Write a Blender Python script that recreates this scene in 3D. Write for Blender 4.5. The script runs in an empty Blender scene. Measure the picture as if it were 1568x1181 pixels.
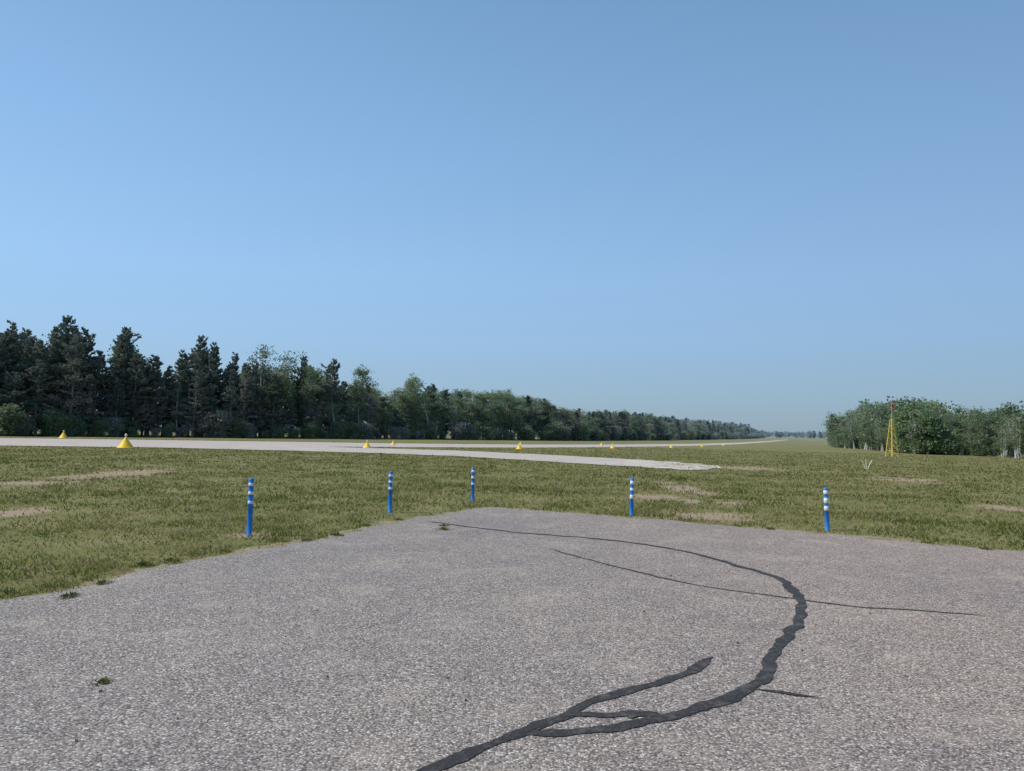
import bpy, math, random
import numpy as np
from mathutils import Vector, Matrix
random.seed(7); rng=np.random.default_rng(7)
scene=bpy.context.scene
# ------------------------------------------------------------ camera
W0,H0=1568.0,1181.0
LENS=26.0; F=LENS/36*W0
CAMH=1.6; PITCH=math.atan(69.5/F); ROLL=math.atan(0.02)
cam_d=bpy.data.cameras.new("camera"); cam=bpy.data.objects.new("camera",cam_d)
scene.collection.objects.link(cam); scene.camera=cam
cam_d.lens=LENS; cam_d.sensor_width=36; cam_d.clip_end=8000; cam_d.clip_start=0.05
fw=Vector((0,math.cos(PITCH),math.sin(PITCH))); r0=Vector((1,0,0)); u0=Vector((0,-math.sin(PITCH),math.cos(PITCH)))
rt=math.cos(ROLL)*r0+math.sin(ROLL)*u0; up=-math.sin(ROLL)*r0+math.cos(ROLL)*u0
M=Matrix((rt,up,-fw)).transposed().to_4x4(); M.translation=Vector((0,0,CAMH)); cam.matrix_world=M

def G(px,py):
    """ground point (metres) surveyed from the photograph, flat site"""
    d=fw+rt*((px-W0/2)/F)+up*((H0/2-py)/F)
    t=-CAMH/d.z
    return (d.x*t,d.y*t)
def PX(x,y):
    v=Vector((x,y,-CAMH)); dz=v.dot(fw)
    return W0/2+F*v.dot(rt)/dz, H0/2-F*v.dot(up)/dz, dz
def ppm(x,y): return F/PX(x,y)[2]

# ------------------------------------------------------------ node helpers
class NT:
    def __init__(s,name):
        s.m=bpy.data.materials.new(name); s.m.use_nodes=True; s.t=s.m.node_tree; s.t.nodes.clear()
        s.out=s.n('ShaderNodeOutputMaterial')
    def n(s,typ,**k):
        nd=s.t.nodes.new(typ)
        for a,b in k.items(): setattr(nd,a,b)
        return nd
    def l(s,a,b): s.t.links.new(a,b)
    def setin(s,sock,v):
        if isinstance(v,bpy.types.NodeSocket): s.l(v,sock)
        else: sock.default_value=v
    def math(s,op,a,b=None,clamp=False):
        nd=s.n('ShaderNodeMath',operation=op,use_clamp=clamp); s.setin(nd.inputs[0],a)
        if b is not None: s.setin(nd.inputs[1],b)
        return nd.outputs[0]
    def noise(s,vec,scale,detail=4,rough=.55,dist=0):
        nd=s.n('ShaderNodeTexNoise'); s.l(vec,nd.inputs['Vector']); nd.inputs['Scale'].default_value=scale
        nd.inputs['Detail'].default_value=detail; nd.inputs['Roughness'].default_value=rough; nd.inputs['Distortion'].default_value=dist
        return nd.outputs['Fac']
    def ramp(s,fac,stops,interp='LINEAR'):
        nd=s.n('ShaderNodeValToRGB'); cr=nd.color_ramp; cr.interpolation=interp
        while len(cr.elements)<len(stops): cr.elements.new(.5)
        for e,(p,c) in zip(cr.elements,stops):
            e.position=p; e.color=(c[0],c[1],c[2],1) if hasattr(c,'__len__') else (c,c,c,1)
        s.l(fac,nd.inputs[0]); return nd.outputs[0]
    def mix(s,fac,a,b,mode='MIX'):
        nd=s.n('ShaderNodeMix',data_type='RGBA',blend_type=mode)
        s.setin(nd.inputs['Factor'],fac)
        for k,v in (('A',a),('B',b)):
            sock=[i for i in nd.inputs if i.name==k and i.type=='RGBA'][0]
            if isinstance(v,bpy.types.NodeSocket): s.l(v,sock)
            else: sock.default_value=(v[0],v[1],v[2],1)
        return [o for o in nd.outputs if o.type=='RGBA'][0]
    def pos(s): return s.n('ShaderNodeNewGeometry').outputs['Position']
    def smooth(s,v,a,b,lo=0,hi=1):
        nd=s.n('ShaderNodeMapRange',interpolation_type='SMOOTHSTEP'); s.l(v,nd.inputs[0])
        for i,x in enumerate((a,b,lo,hi)): nd.inputs[i+1].default_value=x
        return nd.outputs[0]
    def bsdf(s,col,rough=.9,bump=None,bstr=.3,bdist=.01,spec=.3):
        b=s.n('ShaderNodeBsdfPrincipled'); s.setin(b.inputs['Base Color'],col if isinstance(col,bpy.types.NodeSocket) else (*col,1))
        s.setin(b.inputs['Roughness'],rough); b.inputs['Specular IOR Level'].default_value=spec
        if bump is not None:
            bp=s.n('ShaderNodeBump'); bp.inputs['Strength'].default_value=bstr; bp.inputs['Distance'].default_value=bdist
            s.l(bump,bp.inputs['Height']); s.l(bp.outputs[0],b.inputs['Normal'])
        s.l(b.outputs[0],s.out.inputs[0]); return b

HAZE_PAINT=(0.38,0.48,0.53)
def paint_haze(t,col,d0=22,d1=700,mx=.95,pw=.70):  # aerial haze painted into the base colour, stronger with distance from the origin
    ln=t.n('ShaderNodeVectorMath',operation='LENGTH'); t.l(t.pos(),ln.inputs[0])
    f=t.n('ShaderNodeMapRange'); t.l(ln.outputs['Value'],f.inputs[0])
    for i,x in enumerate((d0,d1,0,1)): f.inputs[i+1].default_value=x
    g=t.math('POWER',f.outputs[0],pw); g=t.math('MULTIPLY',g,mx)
    return t.mix(g,col,HAZE_PAINT)

# bare sandy patches in the turf
PATCH=[]
for cx,cy,w,h in [(60,740,60,4),(185,726,50,8),(25,785,40,7),(380,820,30,4),(1040,748,26,9),(1010,762,34,4),(1090,791,60,6),(1055,767,14,4),
                  (1390,735,38,3),(1545,778,36,4),(1140,717,40,2.5),(640,800,40,5),(1120,772,20,3)]:
    x,y=G(cx,cy); x1,_=G(cx+w,cy); _,y1=G(cx,cy-h); _,y2=G(cx,cy+h)
    PATCH.append((x,y,abs(x1-x),abs(y1-y2)/2))
# ------------------------------------------------------------ materials
def mat_ground():
    t=NT("grass_ground"); P=t.pos()
    dmin=None
    for (x,y,rx,ry) in PATCH:
        a=t.n('ShaderNodeVectorMath',operation='SUBTRACT'); t.l(P,a.inputs[0]); a.inputs[1].default_value=(x,y,0)
        b=t.n('ShaderNodeVectorMath',operation='MULTIPLY'); t.l(a.outputs[0],b.inputs[0]); b.inputs[1].default_value=(1/rx,1/ry,0)
        c=t.n('ShaderNodeVectorMath',operation='LENGTH'); t.l(b.outputs[0],c.inputs[0])
        dmin=c.outputs['Value'] if dmin is None else t.math('MINIMUM',dmin,c.outputs['Value'])
    n1=t.noise(P,1.7,4,.7)
    dd=t.math('ADD',dmin,t.math('MULTIPLY',t.math('SUBTRACT',n1,.5),3.0))
    bare=t.smooth(dd,1.6,.7)
    n2=t.noise(P,.09,4,.6); n3=t.noise(P,.8,5,.7); n4=t.noise(P,25,3,.7)
    green=t.ramp(n2,[(.3,(.150,.170,.055)),(.5,(.205,.205,.078)),(.7,(.270,.245,.112))])
    g2=t.ramp(n3,[(.3,(.11,.13,.036)),(.5,(.20,.195,.075)),(.68,(.34,.28,.165))])
    g=t.mix(.55,green,g2)
    g=t.mix(t.ramp(n4,[(.35,.4),(.65,0)]),g,(.09,.085,.04))
    sand=t.ramp(n4,[(.3,(.27,.20,.14)),(.7,(.42,.33,.245))])
    c=t.mix(t.math('MULTIPLY',bare,.85),g,sand)
    c=paint_haze(t,c,80,2500,.6,.75)
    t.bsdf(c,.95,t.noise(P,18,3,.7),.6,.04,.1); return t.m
def mat_blade():
    t=NT("grass_blades"); P=t.pos()
    at=t.n('ShaderNodeAttribute',attribute_name='tone').outputs['Fac']
    n=t.noise(P,.28,2,.6); n3=t.noise(P,1.3,3,.7)
    v=t.math('ADD',t.math('MULTIPLY',at,.35),t.math('ADD',t.math('MULTIPLY',n,.80),t.math('MULTIPLY',n3,.60)))
    c=t.ramp(v,[(.62,(.068,.108,.020)),(.78,(.135,.172,.038)),(.90,(.22,.225,.070)),(1.0,(.30,.265,.115)),])
    c2=t.ramp(at,[(.74,0),(.86,.8)]); c=t.mix(c2,c,(.40,.335,.20))
    d3=t.ramp(n3,[(.52,0),(.64,.7)]); c=t.mix(d3,c,(.34,.285,.155))
    c=paint_haze(t,c,60,1500,.6,.75)
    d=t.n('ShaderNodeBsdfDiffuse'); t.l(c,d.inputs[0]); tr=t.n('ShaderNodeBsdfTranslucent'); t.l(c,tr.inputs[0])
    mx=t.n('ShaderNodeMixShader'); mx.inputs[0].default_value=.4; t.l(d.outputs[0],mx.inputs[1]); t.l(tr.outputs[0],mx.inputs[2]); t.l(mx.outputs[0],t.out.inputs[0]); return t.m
def mat_asphalt():
    t=NT("chipseal_asphalt"); P=t.pos()
    v=t.n('ShaderNodeTexVoronoi',feature='F1'); t.l(P,v.inputs['Vector']); v.inputs['Scale'].default_value=78
    sep=t.n('ShaderNodeSeparateColor'); t.l(v.outputs['Color'],sep.inputs[0])
    chip=t.ramp(sep.outputs[0],[(0,(.12,.108,.099)),(.2,(.27,.245,.225)),(.45,(.39,.355,.325)),(.75,(.50,.462,.425)),(.90,(.64,.61,.575)),(1,(.86,.84,.81))])
    gap=t.ramp(v.outputs['Distance'],[(.38,0),(.75,.8)])
    c=t.mix(gap,chip,(.12,.108,.099))
    fine=t.noise(P,160,2,.7); c=t.mix(.5,c,t.ramp(fine,[(.3,(.6,.6,.6)),(.7,(1,1,1))]),'MULTIPLY')
    big=t.noise(P,.45,4,.6,.4); c=t.mix(1,c,t.ramp(big,[(.3,(.84,.84,.86)),(.5,(.94,.93,.92)),(.72,(1.0,.98,.95))]),'MULTIPLY')
    med=t.noise(P,2.6,5,.7); c=t.mix(1,c,t.ramp(med,[(.3,(.84,.84,.85)),(.55,(.96,.95,.94)),(.75,(1,.99,.97))]),'MULTIPLY')
    stain=t.noise(P,5,4,.75,.6); c=t.mix(t.ramp(stain,[(.62,0),(.78,.3)]),c,(.18,.165,.15))
    sandy=t.noise(P,1.1,5,.75,.3); c=t.mix(t.ramp(sandy,[(.52,0),(.78,.5)]),c,(.50,.44,.37))
    spot=t.noise(P,9,3,.6); c=t.mix(t.ramp(spot,[(.68,0),(.75,.4)]),c,(.42,.31,.21))
    sx=t.n('ShaderNodeSeparateXYZ'); t.l(P,sx.inputs[0]); w=t.smooth(sx.outputs[0],-3,6)
    c=t.mix(w,c,t.mix(1,c,(1.12,1.03,.99),'MULTIPLY'))
    h=t.math('ADD',t.math('MULTIPLY',sep.outputs[0],.6),t.math('SUBTRACT',1,v.outputs['Distance']))
    t.bsdf(c,.9,h,.55,.006,.25); return t.m
def mat_far_pave(name,a,b):
    t=NT(name); P=t.pos(); n=t.noise(P,.5,4,.7); n2=t.noise(P,12,3,.7)
    c=t.ramp(n,[(.3,a),(.7,b)]); c=t.mix(t.ramp(n2,[(.35,.3),(.6,0)]),c,(.20,.18,.16))
    t.bsdf(c,.9,n2,.3,.01); return t.m
def mat_verge():
    t=NT("dirt_verge"); P=t.pos(); n=t.noise(P,4,4,.7); n2=t.noise(P,45,3,.75)
    c=t.ramp(n,[(.35,(.22,.20,.10)),(.55,(.33,.28,.185)),(.7,(.42,.365,.28))]); c=t.mix(t.ramp(n2,[(.35,.5),(.6,0)]),c,(.11,.10,.06))
    t.bsdf(c,.95,n2,.6,.015,.1); return t.m
def mat_seal():
    t=NT("crack_sealant"); P=t.pos(); n=t.noise(P,60,4,.7); n2=t.noise(P,9,5,.75)
    c=t.ramp(n,[(.3,(.020,.019,.019)),(.58,(.042,.040,.039)),(.78,(.17,.158,.145))])
    c=t.mix(t.ramp(n2,[(.50,0),(.66,.7)]),c,(.13,.12,.11))
    t.bsdf(c,.75,n,.5,.004,.3); return t.m
def mat_leaf(name,stops,transl=.3,scale=.6,hz=True,orand=.35):
    t=NT(name); oi=t.n('ShaderNodeObjectInfo'); P=t.pos()
    n=t.noise(P,scale,2,.6); n2=t.noise(P,5,1,.6)
    v=t.math('ADD',t.math('MULTIPLY',n,.45),t.math('ADD',t.math('MULTIPLY',oi.outputs['Random'],orand),t.math('MULTIPLY',n2,.3)))
    c=t.ramp(v,stops)
    if hz: c=paint_haze(t,c)
    d=t.n('ShaderNodeBsdfDiffuse'); t.l(c,d.inputs[0]); tr=t.n('ShaderNodeBsdfTranslucent'); t.l(c,tr.inputs[0])
    mx=t.n('ShaderNodeMixShader'); mx.inputs[0].default_value=transl; t.l(d.outputs[0],mx.inputs[1]); t.l(tr.outputs[0],mx.inputs[2]); t.l(mx.outputs[0],t.out.inputs[0]); return t.m
def mat_plain(name,col,rough=.6,var=.2,scale=8):
    t=NT(name); P=t.n('ShaderNodeTexCoord').outputs['Object']; n=t.noise(P,scale,5,.65)
    k=[tuple(c*(1-var) for c in col),tuple(min(1,c*(1+var*.5)) for c in col)]
    t.bsdf(t.ramp(n,[(.3,k[0]),(.7,k[1])]),rough,n,.15,.003,.3); return t.m
M_ground=mat_ground(); M_blade=mat_blade(); M_asph=mat_asphalt(); M_seal=mat_seal(); M_verge=mat_verge()
M_taxi=mat_far_pave("taxiway_pavement",(.42,.37,.32),(.56,.50,.445)); M_run=mat_far_pave("runway_pavement",(.42,.38,.34),(.53,.48,.44))
M_grav=mat_far_pave("gravel",(.44,.39,.32),(.64,.59,.53))
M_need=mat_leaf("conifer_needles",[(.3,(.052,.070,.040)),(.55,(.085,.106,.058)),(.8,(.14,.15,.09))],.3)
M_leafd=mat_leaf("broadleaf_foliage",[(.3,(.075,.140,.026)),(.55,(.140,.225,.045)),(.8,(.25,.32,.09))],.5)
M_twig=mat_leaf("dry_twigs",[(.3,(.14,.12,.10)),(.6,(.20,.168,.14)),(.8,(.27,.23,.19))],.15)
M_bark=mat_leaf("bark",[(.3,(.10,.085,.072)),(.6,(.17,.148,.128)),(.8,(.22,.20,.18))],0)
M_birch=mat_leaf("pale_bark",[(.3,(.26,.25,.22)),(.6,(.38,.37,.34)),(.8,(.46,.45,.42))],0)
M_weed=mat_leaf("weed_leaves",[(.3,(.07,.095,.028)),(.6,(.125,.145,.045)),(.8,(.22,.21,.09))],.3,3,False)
M_blue=mat_plain("blue_plastic",(.02,.20,.62),.45,.25); M_white=mat_plain("white_reflective_tape",(.70,.72,.72),.5,.15)
M_yel=mat_plain("yellow_marker_plastic",(.85,.55,.03),.5,.12); M_lens=mat_plain("light_lens",(.7,.7,.66),.25,.05)
M_ytow=mat_plain("yellow_tower_paint",(.75,.55,.10),.55,.12); M_red=mat_plain("windsock_fabric",(.50,.09,.06),.8,.2)
M_stake=mat_plain("stake_paint",(.70,.68,.48),.7,.15); M_conc=mat_plain("concrete_pad",(.38,.36,.33),.9,.15)
M_steel=mat_plain("galvanised_steel",(.35,.35,.34),.45,.1); M_debris=mat_plain("debris",(.13,.09,.06),.9,.3)

# ------------------------------------------------------------ mesh builder
class MB:
    def __init__(s): s.v=[];s.f=[];s.m=[];s.c=0
    def add(s,v,f,mi=0):
        v=np.asarray(v,dtype=np.float64); s.v.append(v)
        for q in f: s.f.append(tuple(i+s.c for i in q)); s.m.append(mi)
        s.c+=len(v)
    def quads(s,v4,mi):  # (n,4,3)
        n=len(v4); s.v.append(v4.reshape(-1,3)); b=s.c+np.arange(n)*4
        s.f.extend(zip(b.tolist(),(b+1).tolist(),(b+2).tolist(),(b+3).tolist())); s.m.extend([mi]*n); s.c+=4*n
    def tube(s,pts,rad,k=6,mi=0,cap=True):
        pts=[np.array(p,float) for p in pts]; vs=[]
        for i,p in enumerate(pts):
            a=pts[min(i+1,len(pts)-1)]-pts[max(i-1,0)]; a/=np.linalg.norm(a)+1e-9
            r=np.cross(a,[0,0,1.0]) if abs(a[2])<.95 else np.cross(a,[0,1.0,0]); r/=np.linalg.norm(r); q=np.cross(a,r)
            for j in range(k):
                th=2*math.pi*j/k; vs.append(p+rad[i]*(math.cos(th)*r+math.sin(th)*q))
        f=[(i*k+j,i*k+(j+1)%k,(i+1)*k+(j+1)%k,(i+1)*k+j) for i in range(len(pts)-1) for j in range(k)]
        if cap: f.append(tuple(range(k))[::-1]); f.append(tuple((len(pts)-1)*k+j for j in range(k)))
        s.add(vs,f,mi)
    def lathe(s,prof,k=24,mi=0,mis=None):
        vs=[(r*math.cos(2*math.pi*j/k),r*math.sin(2*math.pi*j/k),z) for r,z in prof for j in range(k)]
        b=s.c; s.v.append(np.array(vs)); s.c+=len(vs)
        for i in range(len(prof)-1):
            for j in range(k):
                s.f.append((b+i*k+j,b+i*k+(j+1)%k,b+(i+1)*k+(j+1)%k,b+(i+1)*k+j)); s.m.append(mis[i] if mis else mi)
        s.f.append(tuple(b+j for j in range(k))[::-1]); s.m.append(mis[0] if mis else mi)
        s.f.append(tuple(b+(len(prof)-1)*k+j for j in range(k))); s.m.append(mis[-1] if mis else mi)
    def mesh(s,name,mats,smooth=False):
        me=bpy.data.meshes.new(name); me.from_pydata(np.concatenate(s.v).tolist(),[],s.f)
        for m in mats: me.materials.append(m)
        me.polygons.foreach_set('material_index',s.m)
        if smooth: me.polygons.foreach_set('use_smooth',[True]*len(me.polygons))
        me.update(); return me
def link(name,me,loc=(0,0,0),parent=None,rot=0,sc=(1,1,1)):
    o=bpy.data.objects.new(name,me); scene.collection.objects.link(o); o.location=loc; o.rotation_euler=(0,0,rot) if not hasattr(rot,'__len__') else rot; o.scale=sc
    if parent: o.parent=parent
    return o

# ------------------------------------------------------------ ground, apron, runways
mb=MB(); S=4000; mb.add([(-S,-S,0),(S,-S,0),(S,S,0),(-S,S,0)],[(0,1,2,3)]); link("ground",mb.mesh("ground",[M_ground]))
def rough_line(pts,step,amp):
    out=[]
    for (a,b) in zip(pts[:-1],pts[1:]):
        a=np.array(a);b=np.array(b);L=np.linalg.norm(b-a);n=max(1,int(L/step)); nr=np.array([-(b-a)[1],(b-a)[0]])/max(L,1e-6)
        for i in range(n): out.append(a+(b-a)*i/n+nr*rng.normal(0,amp)*(1 if i else .5))
    out.append(np.array(pts[-1])); return out
def smooth_noise(n,k):
    v=rng.normal(0,1,n+2*k); return np.convolve(v,np.hanning(2*k+1)/np.sqrt((np.hanning(2*k+1)**2).sum()),'same')[k:k+n]
def sheet(name,poly,z,mat):
    me=bpy.data.meshes.new(name); me.from_pydata([(p[0],p[1],z) for p in poly],[],[tuple(range(len(poly)))]); me.materials.append(mat); me.update()
    if me.polygons[0].normal.z<0: me.flip_normals()
    return link(name,me)
L=[G(*p) for p in [(0,919),(100,905),(165,891),(270,867),(380,846),(520,820),(600,803),(680,787),(745,777.5)]]
R=[G(*p) for p in [(745,777.5),(860,785),(965,793),(1100,805),(1265,818),(1400,831),(1568,847)]]
def ext(a,b,t): return (a[0]+(a[0]-b[0])*t,a[1]+(a[1]-b[1])*t)
l0=ext(L[0],L[2],7); rE=ext(R[-1],R[-3],4)
E0=np.array(rough_line([l0]+L,.06,0)+rough_line(R+[rE],.06,0))
E=np.array(rough_line([l0]+L,.06,.012)+rough_line(R+[rE],.06,.012)); E+=np.stack([smooth_noise(len(E),6)*.04+smooth_noise(len(E),2)*.018,smooth_noise(len(E),6)*.07+smooth_noise(len(E),2)*.03],1)
APRON=np.vstack([E,[[E[-1][0],-12],[E[0][0]-1,-12]]])
sheet("asphalt_apron",APRON,.006,M_asph)
Tn=E0[np.minimum(np.arange(len(E0))+12,len(E0)-1)]-E0[np.maximum(np.arange(len(E0))-12,0)]; Tn/=np.linalg.norm(Tn,axis=1)[:,None]; Nn_=np.stack([-Tn[:,1],Tn[:,0]],1)
VO=np.clip(.15+.11*smooth_noise(len(E0),12)+.05*smooth_noise(len(E0),3),.0,.55)
VE=E0+Nn_*VO[:,None]
sheet("dirt_verge",np.vstack([VE,[[VE[-1][0],-11],[VE[0][0]-.9,-11]]]),.003,M_verge)
def band(up_,lo,z,name,mat,step=1.0,amp=.12):
    u=[G(*p) for p in up_]; l=[G(*p) for p in lo]
    sheet(name,rough_line(u,step,amp)+rough_line(l[::-1],step,amp),z,mat); return np.array(u+l[::-1])
RUNP=band([(-500,663),(0,671),(200,673.5),(420,676.5),(600,679),(780,681),(920,681),(1060,680),(1130,678),(1180,675.2),(1205,673.2)],
     [(-500,672),(0,681),(300,683),(500,684.5),(600,685),(780,685.8),(920,685.2),(1060,683),(1130,680.5),(1180,677),(1208,673.8)],.012,"runway",M_run)
TAXP=band([(-500,668),(0,677),(250,679),(420,681),(520,685.5),(700,690.5),(850,697.5),(1000,706),(1010,708)],
     [(-500,677),(0,683),(250,686),(440,690.5),(560,694),(700,699),(850,708),(975,715.5),(1000,713)],.024,"taxiway",M_taxi)
band([(960,703.5),(1000,706),(1060,710.5),(1100,714)],[(955,713),(980,715.5),(1040,720.5),(1075,721),(1098,718)],.030,"gravel_shoulder",M_grav,.25,.25)

# ------------------------------------------------------------ crack sealant
def catmull(P,step=.012):
    P=[np.array(p,float) for p in P]; P=[2*P[0]-P[1]]+P+[2*P[-1]-P[-2]]; out=[]
    for i in range(1,len(P)-2):
        n=max(2,int(np.linalg.norm(P[i+1]-P[i])/step))
        for j in range(n):
            t=j/n; out.append(.5*((2*P[i])+(-P[i-1]+P[i+1])*t+(2*P[i-1]-5*P[i]+4*P[i+1]-P[i+2])*t*t+(-P[i-1]+3*P[i]-3*P[i+1]+P[i+2])*t**3))
    out.append(P[-2]); return np.array(out)
sealmb=MB()
def seal(pts,w,z,w1=None,wob=.010):
    z+=.003
    c=catmull([G(*p) for p in pts]); n=len(c); w1=w if w1 is None else w1
    T=np.gradient(c,axis=0); T/=np.linalg.norm(T,axis=1)[:,None]+1e-9; N=np.stack([-T[:,1],T[:,0]],1)
    c=c+N*(smooth_noise(n,16)*wob)[:,None]
    base=np.linspace(w,w1,n)/2; tap=np.clip(np.minimum(np.arange(n),np.arange(n)[::-1])/14,.25,1)
    wv=lambda: (1+.20*smooth_noise(n,16)+.07*smooth_noise(n,4)+.04*rng.normal(0,1,n))
    a=base*tap*wv(); b=base*tap*wv()
    a=np.clip(a,.1*base,None); b=np.clip(b,.1*base,None)
    A=c+N*a[:,None]; B=c-N*b[:,None]
    v=[(p[0],p[1],z) for p in A]+[(p[0],p[1],z) for p in B]
    sealmb.add(v,[(n+i,n+i+1,i+1,i) for i in range(n-1)])
seal([(600,1215),(655,1187),(700,1166),(745,1144),(800,1126),(850,1102),(905,1077),(985,1055),(1050,1035),(1078,1016),(1092,1008)],.095,.0080,.080)
seal([(795,1128),(870,1126),(940,1118),(1000,1104),(1060,1090),(1110,1072),(1150,1055),(1172,1035),(1182,1005),(1206,976),(1228,945),(1222,915),(1205,897)],.080,.0085,.092)
seal([(1207,899),(1190,886),(1160,876),(1110,862),(1060,848),(980,834),(900,825),(800,817),(720,808),(655,799)],.090,.0090,.05)
seal([(850,1102),(890,1097),(940,1098),(1000,1094),(1015,1100)],.050,.0094,.065)
seal([(965,1103),(985,1099),(1010,1100),(1028,1103)],.12,.0097,.08)
seal([(800,1126),(822,1112),(850,1101)],.11,.0098,.09)
seal([(1152,1056),(1200,1063),(1262,1071)],.060,.0091,.022)
seal([(1085,1083),(1095,1080),(1112,1073),(1135,1064)],.10,.0099,.11)
seal([(840,841),(900,858),(960,873),(1020,888),(1100,903),(1180,913),(1230,920),(1300,929),(1400,936),(1510,944)],.038,.0075,.035)
seal([(1198,893),(1212,904),(1222,918)],.12,.0099,.09)
seal([(1104,1007),(1110,1007)],.03,.0075)
link("crack_sealant",sealmb.mesh("crack_sealant",[M_seal]))

# ------------------------------------------------------------ grass blades (one mesh)
def inpoly(x,y,P):
    r=np.zeros(len(x),bool); j=len(P)-1
    for i in range(len(P)):
        xi,yi=P[i];xj,yj=P[j]
        c=((yi>y)!=(yj>y))
        if yi!=yj: r^=c&(x<(xj-xi)*(y-yi)/(yj-yi)+xi)
        j=i
    return r
_tab=rng.random((256,256))
def vnoise(x,y,s):
    x=x*s;y=y*s; xi=np.floor(x).astype(int);yi=np.floor(y).astype(int);fx=x-xi;fy=y-yi;fx=fx*fx*(3-2*fx);fy=fy*fy*(3-2*fy)
    t=lambda a,b:_tab[a&255,b&255]
    return (t(xi,yi)*(1-fx)+t(xi+1,yi)*fx)*(1-fy)+(t(xi,yi+1)*(1-fx)+t(xi+1,yi+1)*fx)*fy
def fbm(x,y,s): return (vnoise(x,y,s)+.5*vnoise(x,y,s*2.1)+.3*vnoise(x,y,s*4.3))/1.8
N=520000
th=rng.uniform(-.86,.86,N); r=5.5*(85/5.5)**rng.random(N)
x=r*np.sin(th);y=r*np.cos(th)
APc=np.vstack([E[::4],E[-1:],[[E[-1][0],-12],[E[0][0]-1,-12]]])
VPc=np.vstack([VE[::4],VE[-1:],[[VE[-1][0],-11],[VE[0][0]-.9,-11]]])
inv=inpoly(x,y,VPc)
k=~inpoly(x+rng.normal(0,.02,N),y+rng.normal(0,.03,N),APc)&~(inv&(rng.random(N)<.75))
for P in (RUNP,TAXP): k&=~inpoly(x,y,P)
dm=np.full(N,9.)
for (cx,cy,rx,ry) in PATCH: dm=np.minimum(dm,np.hypot((x-cx)/rx,(y-cy)/ry))
k&=~((dm+(fbm(x,y,1.3)-.5)*3.6+rng.normal(0,.25,N)<.95)&(rng.random(N)<.86))
thin=fbm(x+50,y+20,.5); k&=~((thin+rng.normal(0,.06,N)>.61)&(rng.random(N)<.65))
cl=(fbm(x+9,y+3,1.6)-.5)*4
k&=rng.random(N)<.72+.28*np.clip(cl,-1,1)
x=x[k];y=y[k];r=r[k];cl=cl[k];n=len(x)
wd=.0068*np.clip(r/8,1,6)*rng.uniform(.6,1.3,n); ht=rng.uniform(.02,.055,n)*(1+.5*np.clip(cl,-1,1))*np.clip(r/14,1,1.2)
tall=rng.random(n)<.03; ht[tall]*=1.8
a=rng.uniform(0,2*np.pi,n); le=rng.uniform(.2,1.1,n)*ht; la=rng.uniform(0,2*np.pi,n)
V=np.zeros((n,3,3)); V[:,0,0]=x-wd*np.cos(a);V[:,0,1]=y-wd*np.sin(a);V[:,1,0]=x+wd*np.cos(a);V[:,1,1]=y+wd*np.sin(a)
V[:,2,0]=x+le*np.cos(la);V[:,2,1]=y+le*np.sin(la);V[:,2,2]=ht
me=bpy.data.meshes.new("grass_blades"); me.vertices.add(3*n); me.vertices.foreach_set('co',V.ravel())
me.loops.add(3*n); me.loops.foreach_set('vertex_index',np.arange(3*n,dtype=np.int32))
me.polygons.add(n); me.polygons.foreach_set('loop_start',np.arange(n,dtype=np.int32)*3)
at=me.attributes.new('tone','FLOAT','POINT'); at.data.foreach_set('value',np.repeat(rng.random(n),3).astype(np.float32))
me.materials.append(M_blade); me.update(calc_edges=True); link("grass",me)

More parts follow.
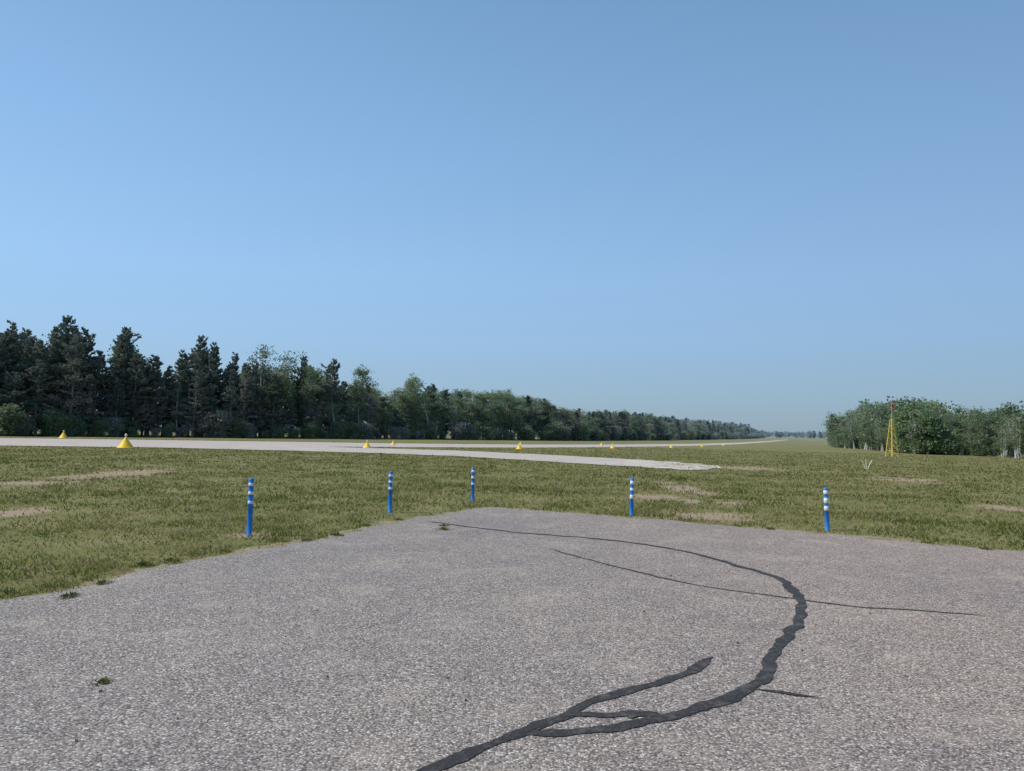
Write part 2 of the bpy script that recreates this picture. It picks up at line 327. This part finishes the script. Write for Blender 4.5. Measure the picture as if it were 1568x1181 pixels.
# ------------------------------------------------------------ trees
def leafquads(cent,size,flat=.0,elong=1.0,axis=None):
    n=len(cent); a=rng.normal(0,1,(n,3)) if axis is None else axis+rng.normal(0,.35,(n,3)); a/=np.linalg.norm(a,axis=1)[:,None]
    b=rng.normal(0,1,(n,3)); b-=a*(a*b).sum(1)[:,None]; b/=np.linalg.norm(b,axis=1)[:,None]
    s=size*rng.uniform(.6,1.3,n)[:,None]; A=a*s*elong*.5; B=b*s*.5
    return np.stack([cent-A-B*.5,cent-A*.1+B,cent+A+B*.3,cent+A*.2-B],1)
def conifer(name,H,Rm,seed,live=.25,dens=1.0,leaf=.17,brown=.5,pw=.75):
    global rng; rng=np.random.default_rng(seed); mb=MB()
    lx,ly=rng.normal(0,.02,2); ph=rng.uniform(0,6,3)
    ax=lambda z:np.array([lx*z+.10*math.sin(z*.7+seed),ly*z+.06*math.sin(z*.9),z])
    zs=np.linspace(0,H*.985,9); mb.tube([ax(z) for z in zs],[.17*(1-z/H)**.8+.015 for z in zs],6,1)
    z=H*.08
    while z<H*.985:
        t=z/H; prof=Rm*(1-t)**pw*min(1,.5+t*2.0)+.12; lev=rng.uniform(.65,1.15)
        for _ in range(rng.integers(4,7) if t<.9 else 4):
            az=rng.uniform(0,2*np.pi); asym=1+.28*math.sin(az+ph[0]+t*5)+.18*math.sin(2*az+ph[1]-t*9)
            Lb=prof*lev*asym*rng.uniform(.5,1.2)+.05; lift=rng.uniform(-.15,.30) if t<.7 else rng.uniform(.2,.9)
            p0=ax(z); d=np.array([math.cos(az),math.sin(az),lift]); p1=p0+d*Lb*.6; p2=p0+d*Lb+np.array([0,0,.15*Lb])
            isl=t>live or rng.random()<.25
            mb.tube([p0,p1,p2],[.022+.012*(1-t),.016,.005],3,2 if not isl else 1,False)
            nn=int((8+Lb*24)*dens*(1 if isl else .4)); s=rng.random(nn)**.5
            c=p0+(p2-p0)*s[:,None]; side=np.array([-math.sin(az),math.cos(az),0]); w=.24*Lb*(1.12-s)+.05
            off=rng.normal(0,1,nn)*w; c=c+side*off[:,None]; c[:,2]+=rng.normal(0,.08,nn)-abs(off)*.10
            axis=d+side*np.sign(off)[:,None]*.8+np.array([0,0,.25])
            mb.quads(leafquads(c,leaf*(1 if isl else .6),elong=1.9 if isl else 3,axis=axis),0 if isl and rng.random()>brown*max(0,.55-t) else 2)
        z+=H*rng.uniform(.018,.045)
    return mb.mesh(name,[M_need,M_bark,M_twig])
def broadleaf(name,H,Rm,seed,low=.25,nl=16,leaf=.17,perc=70,bark=None,leafmat=None,spread=.42,twig=.15,multi=1):
    global rng; rng=np.random.default_rng(seed); mb=MB(); tips=[]
    for m in range(multi):
        b=np.array([rng.normal(0,.5),rng.normal(0,.5),0]) if multi>1 else np.zeros(3)
        ph=rng.uniform(0,6); lean=rng.normal(0,.05 if multi==1 else .12,2); hh=H*(1 if m==0 else rng.uniform(.7,.98))
        ax=lambda z:b+np.array([lean[0]*z+.15*math.sin(z*.5+ph),lean[1]*z+.15*math.cos(z*.4+ph)-.15*math.cos(ph),z])
        zs=np.linspace(0,hh*.95,8); mb.tube([ax(z) for z in zs],[(.16/multi**.4)*(1-z/hh)**.8+.012 for z in zs],6,1)
        for i in range(nl):
            t=low+(1-low)*(i+rng.random())/nl; z=t*hh*.97; az=rng.uniform(0,2*np.pi)
            env=Rm*math.sin(math.pi*min(1,max(.12,(1-(t-low)/(1-low))*.8+.12)))**.7
            Lb=env*rng.uniform(.5,1.2); rise=rng.uniform(.3,1.1)
            d=np.array([math.cos(az),math.sin(az),rise]); p0=ax(z*.92); pm=p0+d*Lb*.5+rng.normal(0,.1,3); p1=p0+d*Lb*.9+rng.normal(0,.15,3)
            mb.tube([p0,pm,p1],[.045*(1-t)+.018,.02,.006],4,1,False)
            for q in range(4):
                s=rng.uniform(.35,1); c=p0+(p1-p0)*s+rng.normal(0,.3*Rm/2,3); tips.append((c,rng.uniform(.5,1.2)))
                mb.tube([p0+(p1-p0)*s*.8,c],[.014,.005],3,1,False)
        tips.append((ax(hh*.97),.7))
    for c,s in tips:
        nn=int(perc*s*rng.uniform(.4,1.3)); cc=c+rng.normal(0,1,(nn,3))*np.array([spread,spread,spread*.6])*s
        mb.quads(leafquads(cc,leaf,elong=1.2),2 if rng.random()<twig else 0)
    return mb.mesh(name,[leafmat or M_leafd,bark or M_bark,M_twig])
CON=[conifer("pine_a",12,2.9,11,.28),conifer("pine_b",12,2.3,12,.18,1.0,.16,.3,.85),conifer("pine_c",12,3.1,13,.38,.9,.18,.9,.6),conifer("pine_d",12,2.6,14,.12,1.1,.17,.2,.8),conifer("pine_e",12,2.7,15,.45,1.1,.18,.9,.5)]
DRY=[conifer("pine_dry_a",12,2.2,21,.75,1.3,.24,1.),conifer("pine_dry_b",12,1.9,22,.85,1.3,.24,1.)]
BRO=[broadleaf("aspen_a",11,2.2,31),broadleaf("aspen_b",11,1.8,32,.3,18,bark=M_birch),broadleaf("aspen_c",11,2.6,33,.2,20,perc=60),broadleaf("maple_d",11,2.4,34,.12,22,perc=65),broadleaf("thin_birch",11,1.9,35,.35,15,perc=32,bark=M_birch,twig=.25)]
BUS=[broadleaf("shrub_a",4,1.5,41,.03,12,.17,60,multi=3,spread=.4),broadleaf("shrub_b",4,1.3,42,.03,10,.17,70,multi=4,spread=.4),broadleaf("shrub_dry",4,1.3,43,.05,10,.17,40,multi=4,twig=.7)]
GRV=[broadleaf("small_tree_a",6,1.4,51,.12,14,.16,45,multi=2,bark=M_birch,twig=.08,spread=.34),broadleaf("small_tree_b",6,1.2,52,.25,12,.15,38,multi=3,bark=M_birch,twig=.12,spread=.32),broadleaf("small_tree_c",6,1.7,53,.1,16,.16,45,multi=2,twig=.06,spread=.34),broadleaf("small_tree_sparse",6,1.2,54,.3,12,.13,18,multi=2,bark=M_birch,twig=.3,spread=.33)]
rng=np.random.default_rng(99)
def place(name,me,hgt,x,y,H,parent=None,wide=1.0):
    s=H/hgt; sw=s*wide
    return link(name,me,(x,y,-.03),parent,random.uniform(0,6.28),(sw,sw,s))
def empty(n):
    e=bpy.data.objects.new(n,None); scene.collection.objects.link(e); return e
basepx=[(-420,661),(-200,664.5),(0,667.5),(200,669),(440,671.5),(640,673),(860,675),(1000,674.5),(1100,673),(1150,671.8),(1168,670.6)]
toppx=np.array([(-420,470),(-100,480),(0,492),(30,505),(60,508),(85,490),(130,505),(150,520),(175,503),(215,530),(245,545),(270,545),(300,522),(325,530),(350,548),(385,545),(420,545),(450,562),(470,552),(500,556),(520,580),(555,568),(585,596),(625,578),(650,584),(700,585),(750,587),(790,593),(825,602),(850,619),(900,625),(960,625),(1000,632),(1050,642),(1100,645),(1140,651),(1168,660)])
line=[np.array(G(*p)) for p in basepx]
forest=empty("forest_treeline")
def Hfor(x,y):
    px,py,dz=PX(x,y); ty=np.interp(px,toppx[:,0],toppx[:,1]); return max(2.5,(py-ty)/F*dz),px,dz
cnt=0
for (a,b) in zip(line[:-1],line[1:]):
    Ls=np.linalg.norm(b-a); T=(b-a)/Ls; Nn=np.array([-T[1],T[0]])
    if Nn[1]<0 and abs(Nn[0])<.3: Nn=-Nn
    for row,off in enumerate([0.6,3.2,6,10,15]):
        s=rng.uniform(0,1)
        while s<Ls:
            p=a+T*s+Nn*(off+rng.normal(0,.7)); d=np.hypot(*p)
            sp=2.0*max(1,d/130)*(1+.12*row)
            Hh,px,dz=Hfor(*p)
            if row>1: Hh=min(Hh,Hh*.94)
            Hh*=rng.uniform(.80,.99) if row else rng.uniform(.5,.92)
            pc=np.interp(px,[-400,420,520,650,850,1000,1170],[.66,.60,.30,.14,.15,.35,.4]); pdry=np.interp(px,[-400,300,820,850,1000,1060,1170],[.16,.20,.1,.35,.35,.15,.1])
            q=rng.random()
            if q<pc: me,h0,wd_=CON[rng.integers(5)],12,rng.uniform(.9,1.25)
            elif q<pc+pdry: me,h0,wd_=DRY[rng.integers(2)],12,rng.uniform(.9,1.2)
            else: me,h0,wd_=BRO[rng.integers(5)],11,rng.uniform(.9,1.4)
            place("tree",me,h0,p[0],p[1],Hh,forest,wd_*(1 if Hh>8 else 1.25)); cnt+=1
            s+=sp*rng.uniform(.7,1.4)
    s=0
    while s<Ls:
        p=a+T*s+Nn*rng.normal(-.6,.6); d=np.hypot(*p)
        place("shrub",BUS[rng.integers(3)],4,p[0],p[1],rng.uniform(1.0,3.4),forest,rng.uniform(.9,1.4)); cnt+=1
        s+=1.5*max(1,d/120)*rng.uniform(.6,1.6)
# prominent individual trees at the forest edge
for nm,me,h0,px,top,off in [("pine_tree",CON[0],12,90,484,5),("pine_tree",CON[2],12,172,498,5),("pine_tree",CON[3],12,186,506,3),("pine_tree",CON[1],12,12,488,4),("pine_tree",CON[4],12,122,500,4),
      ("pine_tree",CON[0],12,303,514,5),("pine_tree",CON[3],12,318,522,3),("pine_tree",CON[1],12,357,537,3),("birch_tree",BRO[4],11,398,524,4),("birch_tree",BRO[4],11,424,535,5),
      ("pine_tree",CON[0],12,462,546,3),("pine_tree",CON[4],12,504,549,3),("aspen_tree",BRO[1],11,553,556,2),("aspen_tree",BRO[0],11,628,570,1),("aspen_tree",BRO[2],11,470,560,1),("pine_tree",CON[3],12,270,534,4),("pine_tree",CON[2],12,45,503,6)]:
    by=np.interp(px,[b[0] for b in basepx],[b[1] for b in basepx]); x_,y_=G(px,by); k_=1+off/math.hypot(x_,y_); x_*=k_; y_*=k_
    _,py,dz=PX(x_,y_); place(nm,me,h0,x_,y_,(py-top)/F*dz,None,.95)
# right-hand grove
gb=[(1266,683),(1300,687),(1340,690),(1400,695),(1480,698),(1568,702),(1800,712)]
gt=np.array([(1262,662),(1275,650),(1300,634),(1325,620),(1366,620),(1420,616),(1445,636),(1475,625),(1530,624),(1568,627),(1900,630)])
grove=empty("grove_of_trees"); gl=[np.array(G(*p)) for p in gb]
for a,b in zip(gl[:-1],gl[1:]):
    Ls=np.linalg.norm(b-a); T=(b-a)/Ls; Nn=np.array([T[1],-T[0]]); 
    if Nn[0]<0: Nn=-Nn
    for row,off in enumerate([.5,2.5,5.5,9,14]):
        s=rng.uniform(0,1)
        while s<Ls:
            p=a+T*s+Nn*(off+rng.normal(0,.7)); px,py,dz=PX(*p); ty=np.interp(px,gt[:,0],gt[:,1])
            Hh=max(1.5,(py-ty)/F*dz)*(rng.uniform(.62,1.06) if row else rng.uniform(.35,.85))
            i=rng.integers(5); me,h0=(GRV[i],6) if i<4 else (BUS[rng.integers(2)],4)
            place("small_tree",me,h0,p[0],p[1],Hh,grove,rng.uniform(.8,1.25)); cnt+=1
            s+=1.9*rng.uniform(.5,1.6)
# distant treeline across the end of the field
dist=empty("distant_treeline")
for row in range(4):
    for xx in np.arange(150,560,4.5):
        yy=720+row*14+rng.normal(0,3)-.08*xx
        place("far_tree",(BRO[:4]+CON[:1])[rng.integers(5)],11.5,xx+rng.normal(0,2),yy,rng.uniform(5.5,7.5),dist,2.2); cnt+=1
for row in range(3):
    for s in np.linspace(0,1,60):
        xx=60+s*150+rng.normal(0,2); yy=330+row*10+s*330
        place("far_tree",(BRO+CON)[rng.integers(9)],11.5,xx,yy,np.interp(s,[0,1],[10.5,11.5])*rng.uniform(.85,1.05),dist,1.5); cnt+=1
print("instances",cnt)

# ------------------------------------------------------------ bollards
def bollard(px,base,hpx,lean,bands):
    x,y=G(px,base); Hb=hpx/ppm(x,y); r_=.037; mb=MB()
    prof=[(r_*1.25,0),(r_*1.25,.012),(r_,.02)]; mis=[0,0]
    for (a,b) in bands:
        prof+=[(r_,Hb*a-.001),(r_+.0015,Hb*a),(r_+.0015,Hb*b),(r_,Hb*b+.001)]; mis+=[0,1,1,1]
    prof+=[(r_,Hb*.975),(r_*.93,Hb*.99),(r_*.6,Hb)]; mis+=[0,0,0]
    mb.lathe(prof,24,0,mis); o=link("bollard",mb.mesh("bollard",[M_blue,M_white],True),(x,y,-.002))
    o.rotation_euler=(0,math.radians(lean),0)
B3=[(.56,.61),(.72,.77),(.87,.92)]
for a in [(381.5,821,88,0,B3),(597,785,63,-.3,B3),(723.5,769,53,0,[(.5,.55),(.68,.74),(.86,.92)]),(966.5,790,58,1.2,[(.45,.55),(.66,.73),(.83,.92)]),(1267,813,66,-2.2,[(.47,.57),(.64,.76),(.85,.93)])]: bollard(*a)

# ------------------------------------------------------------ runway marker cones
def cone(px,base,wpx):
    x,y=G(px,base); D=wpx/ppm(x,y); R_=D/2; mb=MB()
    mb.lathe([(R_,0),(R_,.02*D),(R_*.93,.035*D),(R_*.50,.33*D),(R_*.17,.60*D),(R_*.15,.63*D)],28,0)
    mb.lathe([(R_*.09,.62*D),(R_*.09,.70*D),(R_*.14,.71*D),(R_*.15,.80*D),(R_*.10,.86*D),(R_*.03,.88*D)],16,1)
    link("runway_cone_marker",mb.mesh("runway_cone_marker",[M_yel,M_lens],False),(x,y,.02))
for a in [(97,671.5,14),(192,686.5,25),(562,686.3,13.5),(602,681.5,8),(795,688.3,11),(797,681.3,6),(938,687,8.5),(1028,686,6.5),(921,682.6,6),(1075,684.5,5),(1108,682.5,4.5)]: cone(*a)

# ------------------------------------------------------------ lattice tower with windsock
x,y=G(1366,699.5); k=ppm(x,y); Ht=57/k; w0=7.5/k; w1=1.7/k; mb=MB(); nlev=6
def cor(i,l):
    t=l/nlev; w=w0+(w1-w0)*t; sx=[(-1,-1),(1,-1),(1,1),(-1,1)][i]; return (sx[0]*w*.85,sx[1]*w*.85,Ht*t)
for i in range(4):
    mb.tube([cor(i,0),cor(i,nlev)],[.034,.026],6,0)
    for l in range(nlev):
        mb.tube([cor(i,l),cor((i+1)%4,l+1)],[.012,.012],4,0)
        mb.tube([cor(i,l+1),cor((i+1)%4,l+1)],[.014,.014],4,0)
    c=cor(i,0); mb.tube([(c[0],c[1],-.05),(c[0],c[1],.04)],[.11,.11],8,2)
Hp=82/k; mb.tube([(0,0,Ht*.9),(0,0,Hp)],[.025,.018],8,1)
mb.tube([(0,0,Hp-.05),(.05,0,Hp-.04),(.12,.02,Hp-.12),(.17,.03,Hp-.35),(.18,.03,Hp-.62)],[.03,.10,.10,.075,.045],10,3)
tw=link("windsock_tower",mb.mesh("windsock_tower",[M_ytow,M_steel,M_conc,M_red]),(x,y,0)); tw.rotation_euler[2]=.35
# marker stakes
x,y=G(1327,719); k=ppm(x,y); mb=MB()
for bx,tx in [(-1,-8),(0,-1),(1,9)]:
    mb.tube([(bx/k,0,-.05),((bx+tx)/2/k,.01*bx,8/k),(tx/k,.02*bx,(15-abs(tx)*.1)/k)],[.022,.021,.020],6,0)
mb.tube([(-3/k,.03,5/k),(3/k,.03,5/k)],[.008,.008],5,0)
link("marker_stakes",mb.mesh("marker_stakes",[M_stake]),(x,y,0))

# ------------------------------------------------------------ weeds on the pavement edge
def weed(px,py,wpx,hpx,nm="weed_tuft"):
    x,y=G(px,py); k=ppm(x,y); R_=wpx/2/k; h=hpx/k; mb=MB(); n_=int(110+R_*500)
    a=rng.uniform(0,2*np.pi,n_); lob=1+.35*np.sin(a*2+px)+.25*np.sin(a*5+py); rr=R_*rng.random(n_)**.6*lob; c=np.stack([rr*np.cos(a),rr*np.sin(a)*1.3,np.zeros(n_)],1)
    d=np.stack([np.cos(a),np.sin(a),rng.uniform(.5,2.5,n_)],1)+rng.normal(0,.4,(n_,3)); d[:,2]=abs(d[:,2])+.2; d/=np.linalg.norm(d,axis=1)[:,None]
    l_=h*rng.uniform(.4,1.3,n_)*np.clip(1.1-.6*rr/R_,.2,2); s=np.cross(d,[0,0,1.]); s/=np.linalg.norm(s,axis=1)[:,None]; w=(.003+.004*rng.random(n_))[:,None]
    m_=c+d*l_[:,None]*.55; e=c+d*l_[:,None]; e[:,2]-=.25*l_*rng.random(n_)
    mb.quads(np.stack([c,m_-s*w,e,m_+s*w],1),0); link(nm,mb.mesh(nm,[M_weed]),(x,y,.006))
for a in [(262,862,34,9),(425,830,40,7),(158,895,22,7),(105,915,24,9),(18,912,44,14),(680,812,24,6),(680,806,14,4),(158,1047,24,7),(300,850,30,6),(517,821,16,6),(85,902,60,12),(610,797,20,4),(220,868,26,10),(560,806,14,4),(345,846,20,6),(470,829,18,5),(1180,811,16,4),(1420,832,22,5),(1510,842,18,5)]: weed(*a)
# loose debris on the pavement
mb=MB()
for _ in range(26):
    px=rng.uniform(20,1550); py=rng.uniform(860,1170); X,Y=G(px,py)
    if not inpoly(np.array([X]),np.array([Y]),APc)[0]: continue
    s=rng.uniform(.003,.007); b=rng.normal(0,1,(8,3)); cube=np.array([(i,j,k_) for i in(-1,1) for j in(-1,1) for k_ in(-1,1)],float)*s*(1+.25*b)
    cube+= (X,Y,s*.7+.006); mb.add(cube,[(0,1,3,2),(4,6,7,5),(0,4,5,1),(2,3,7,6),(0,2,6,4),(1,5,7,3)])
link("loose_debris",mb.mesh("loose_debris",[M_debris]))

# ------------------------------------------------------------ light
EL=math.radians(47); AZ=math.radians(258)
w=bpy.data.worlds.new("World"); scene.world=w; w.use_nodes=True; t=w.node_tree; t.nodes.clear()
sky=t.nodes.new('ShaderNodeTexSky'); sky.sky_type='NISHITA'; sky.sun_disc=False; sky.sun_elevation=EL; sky.sun_rotation=AZ
sky.air_density=1.0; sky.dust_density=1.0; sky.ozone_density=3.0; sky.altitude=200
STR=.15
# hazy summer atmosphere layered over the clear sky, by elevation and by azimuth towards the sun
tc=t.nodes.new('ShaderNodeTexCoord'); sp=t.nodes.new('ShaderNodeSeparateXYZ'); t.links.new(tc.outputs['Generated'],sp.inputs[0])
rp=t.nodes.new('ShaderNodeValToRGB'); cr=rp.color_ramp
stops=[(0,(.29,.41,.51)),(.05,(.30,.455,.61)),(.12,(.305,.505,.75)),(.20,(.305,.52,.81)),(.35,(.245,.445,.74)),(.52,(.185,.355,.61)),(1,(.12,.25,.48))]
while len(cr.elements)<len(stops): cr.elements.new(.5)
for e,(p,c) in zip(cr.elements,stops): e.position=p; e.color=(*c,1)
t.links.new(sp.outputs[2],rp.inputs[0])
az=t.nodes.new('ShaderNodeMapRange'); t.links.new(sp.outputs[0],az.inputs[0])
for i,v in enumerate((-.7,.7,1.16/STR,.86/STR)): az.inputs[i+1].default_value=v
vm=t.nodes.new('ShaderNodeVectorMath'); vm.operation='SCALE'; t.links.new(rp.outputs[0],vm.inputs[0]); t.links.new(az.outputs[0],vm.inputs['Scale'])
mx=t.nodes.new('ShaderNodeMix'); mx.data_type='RGBA'; mx.inputs[0].default_value=.9
A=[i for i in mx.inputs if i.name=='A' and i.type=='RGBA'][0]; B=[i for i in mx.inputs if i.name=='B' and i.type=='RGBA'][0]
t.links.new(sky.outputs[0],A); t.links.new(vm.outputs[0],B)
bg=t.nodes.new('ShaderNodeBackground'); bg.inputs[1].default_value=STR; out=t.nodes.new('ShaderNodeOutputWorld')
t.links.new([o for o in mx.outputs if o.type=='RGBA'][0],bg.inputs[0]); t.links.new(bg.outputs[0],out.inputs[0])
sd=bpy.data.lights.new("sun","SUN"); sd.energy=4.1; sd.angle=math.radians(.5); sd.color=(1,.90,.77)
so=bpy.data.objects.new("sun",sd); scene.collection.objects.link(so); so.location=(0,0,50)
D=Vector((math.sin(AZ)*math.cos(EL),math.cos(AZ)*math.cos(EL),math.sin(EL))); so.rotation_euler=D.to_track_quat('Z','Y').to_euler()
scene.view_settings.view_transform='Standard'; scene.view_settings.look='None'; scene.view_settings.exposure=0
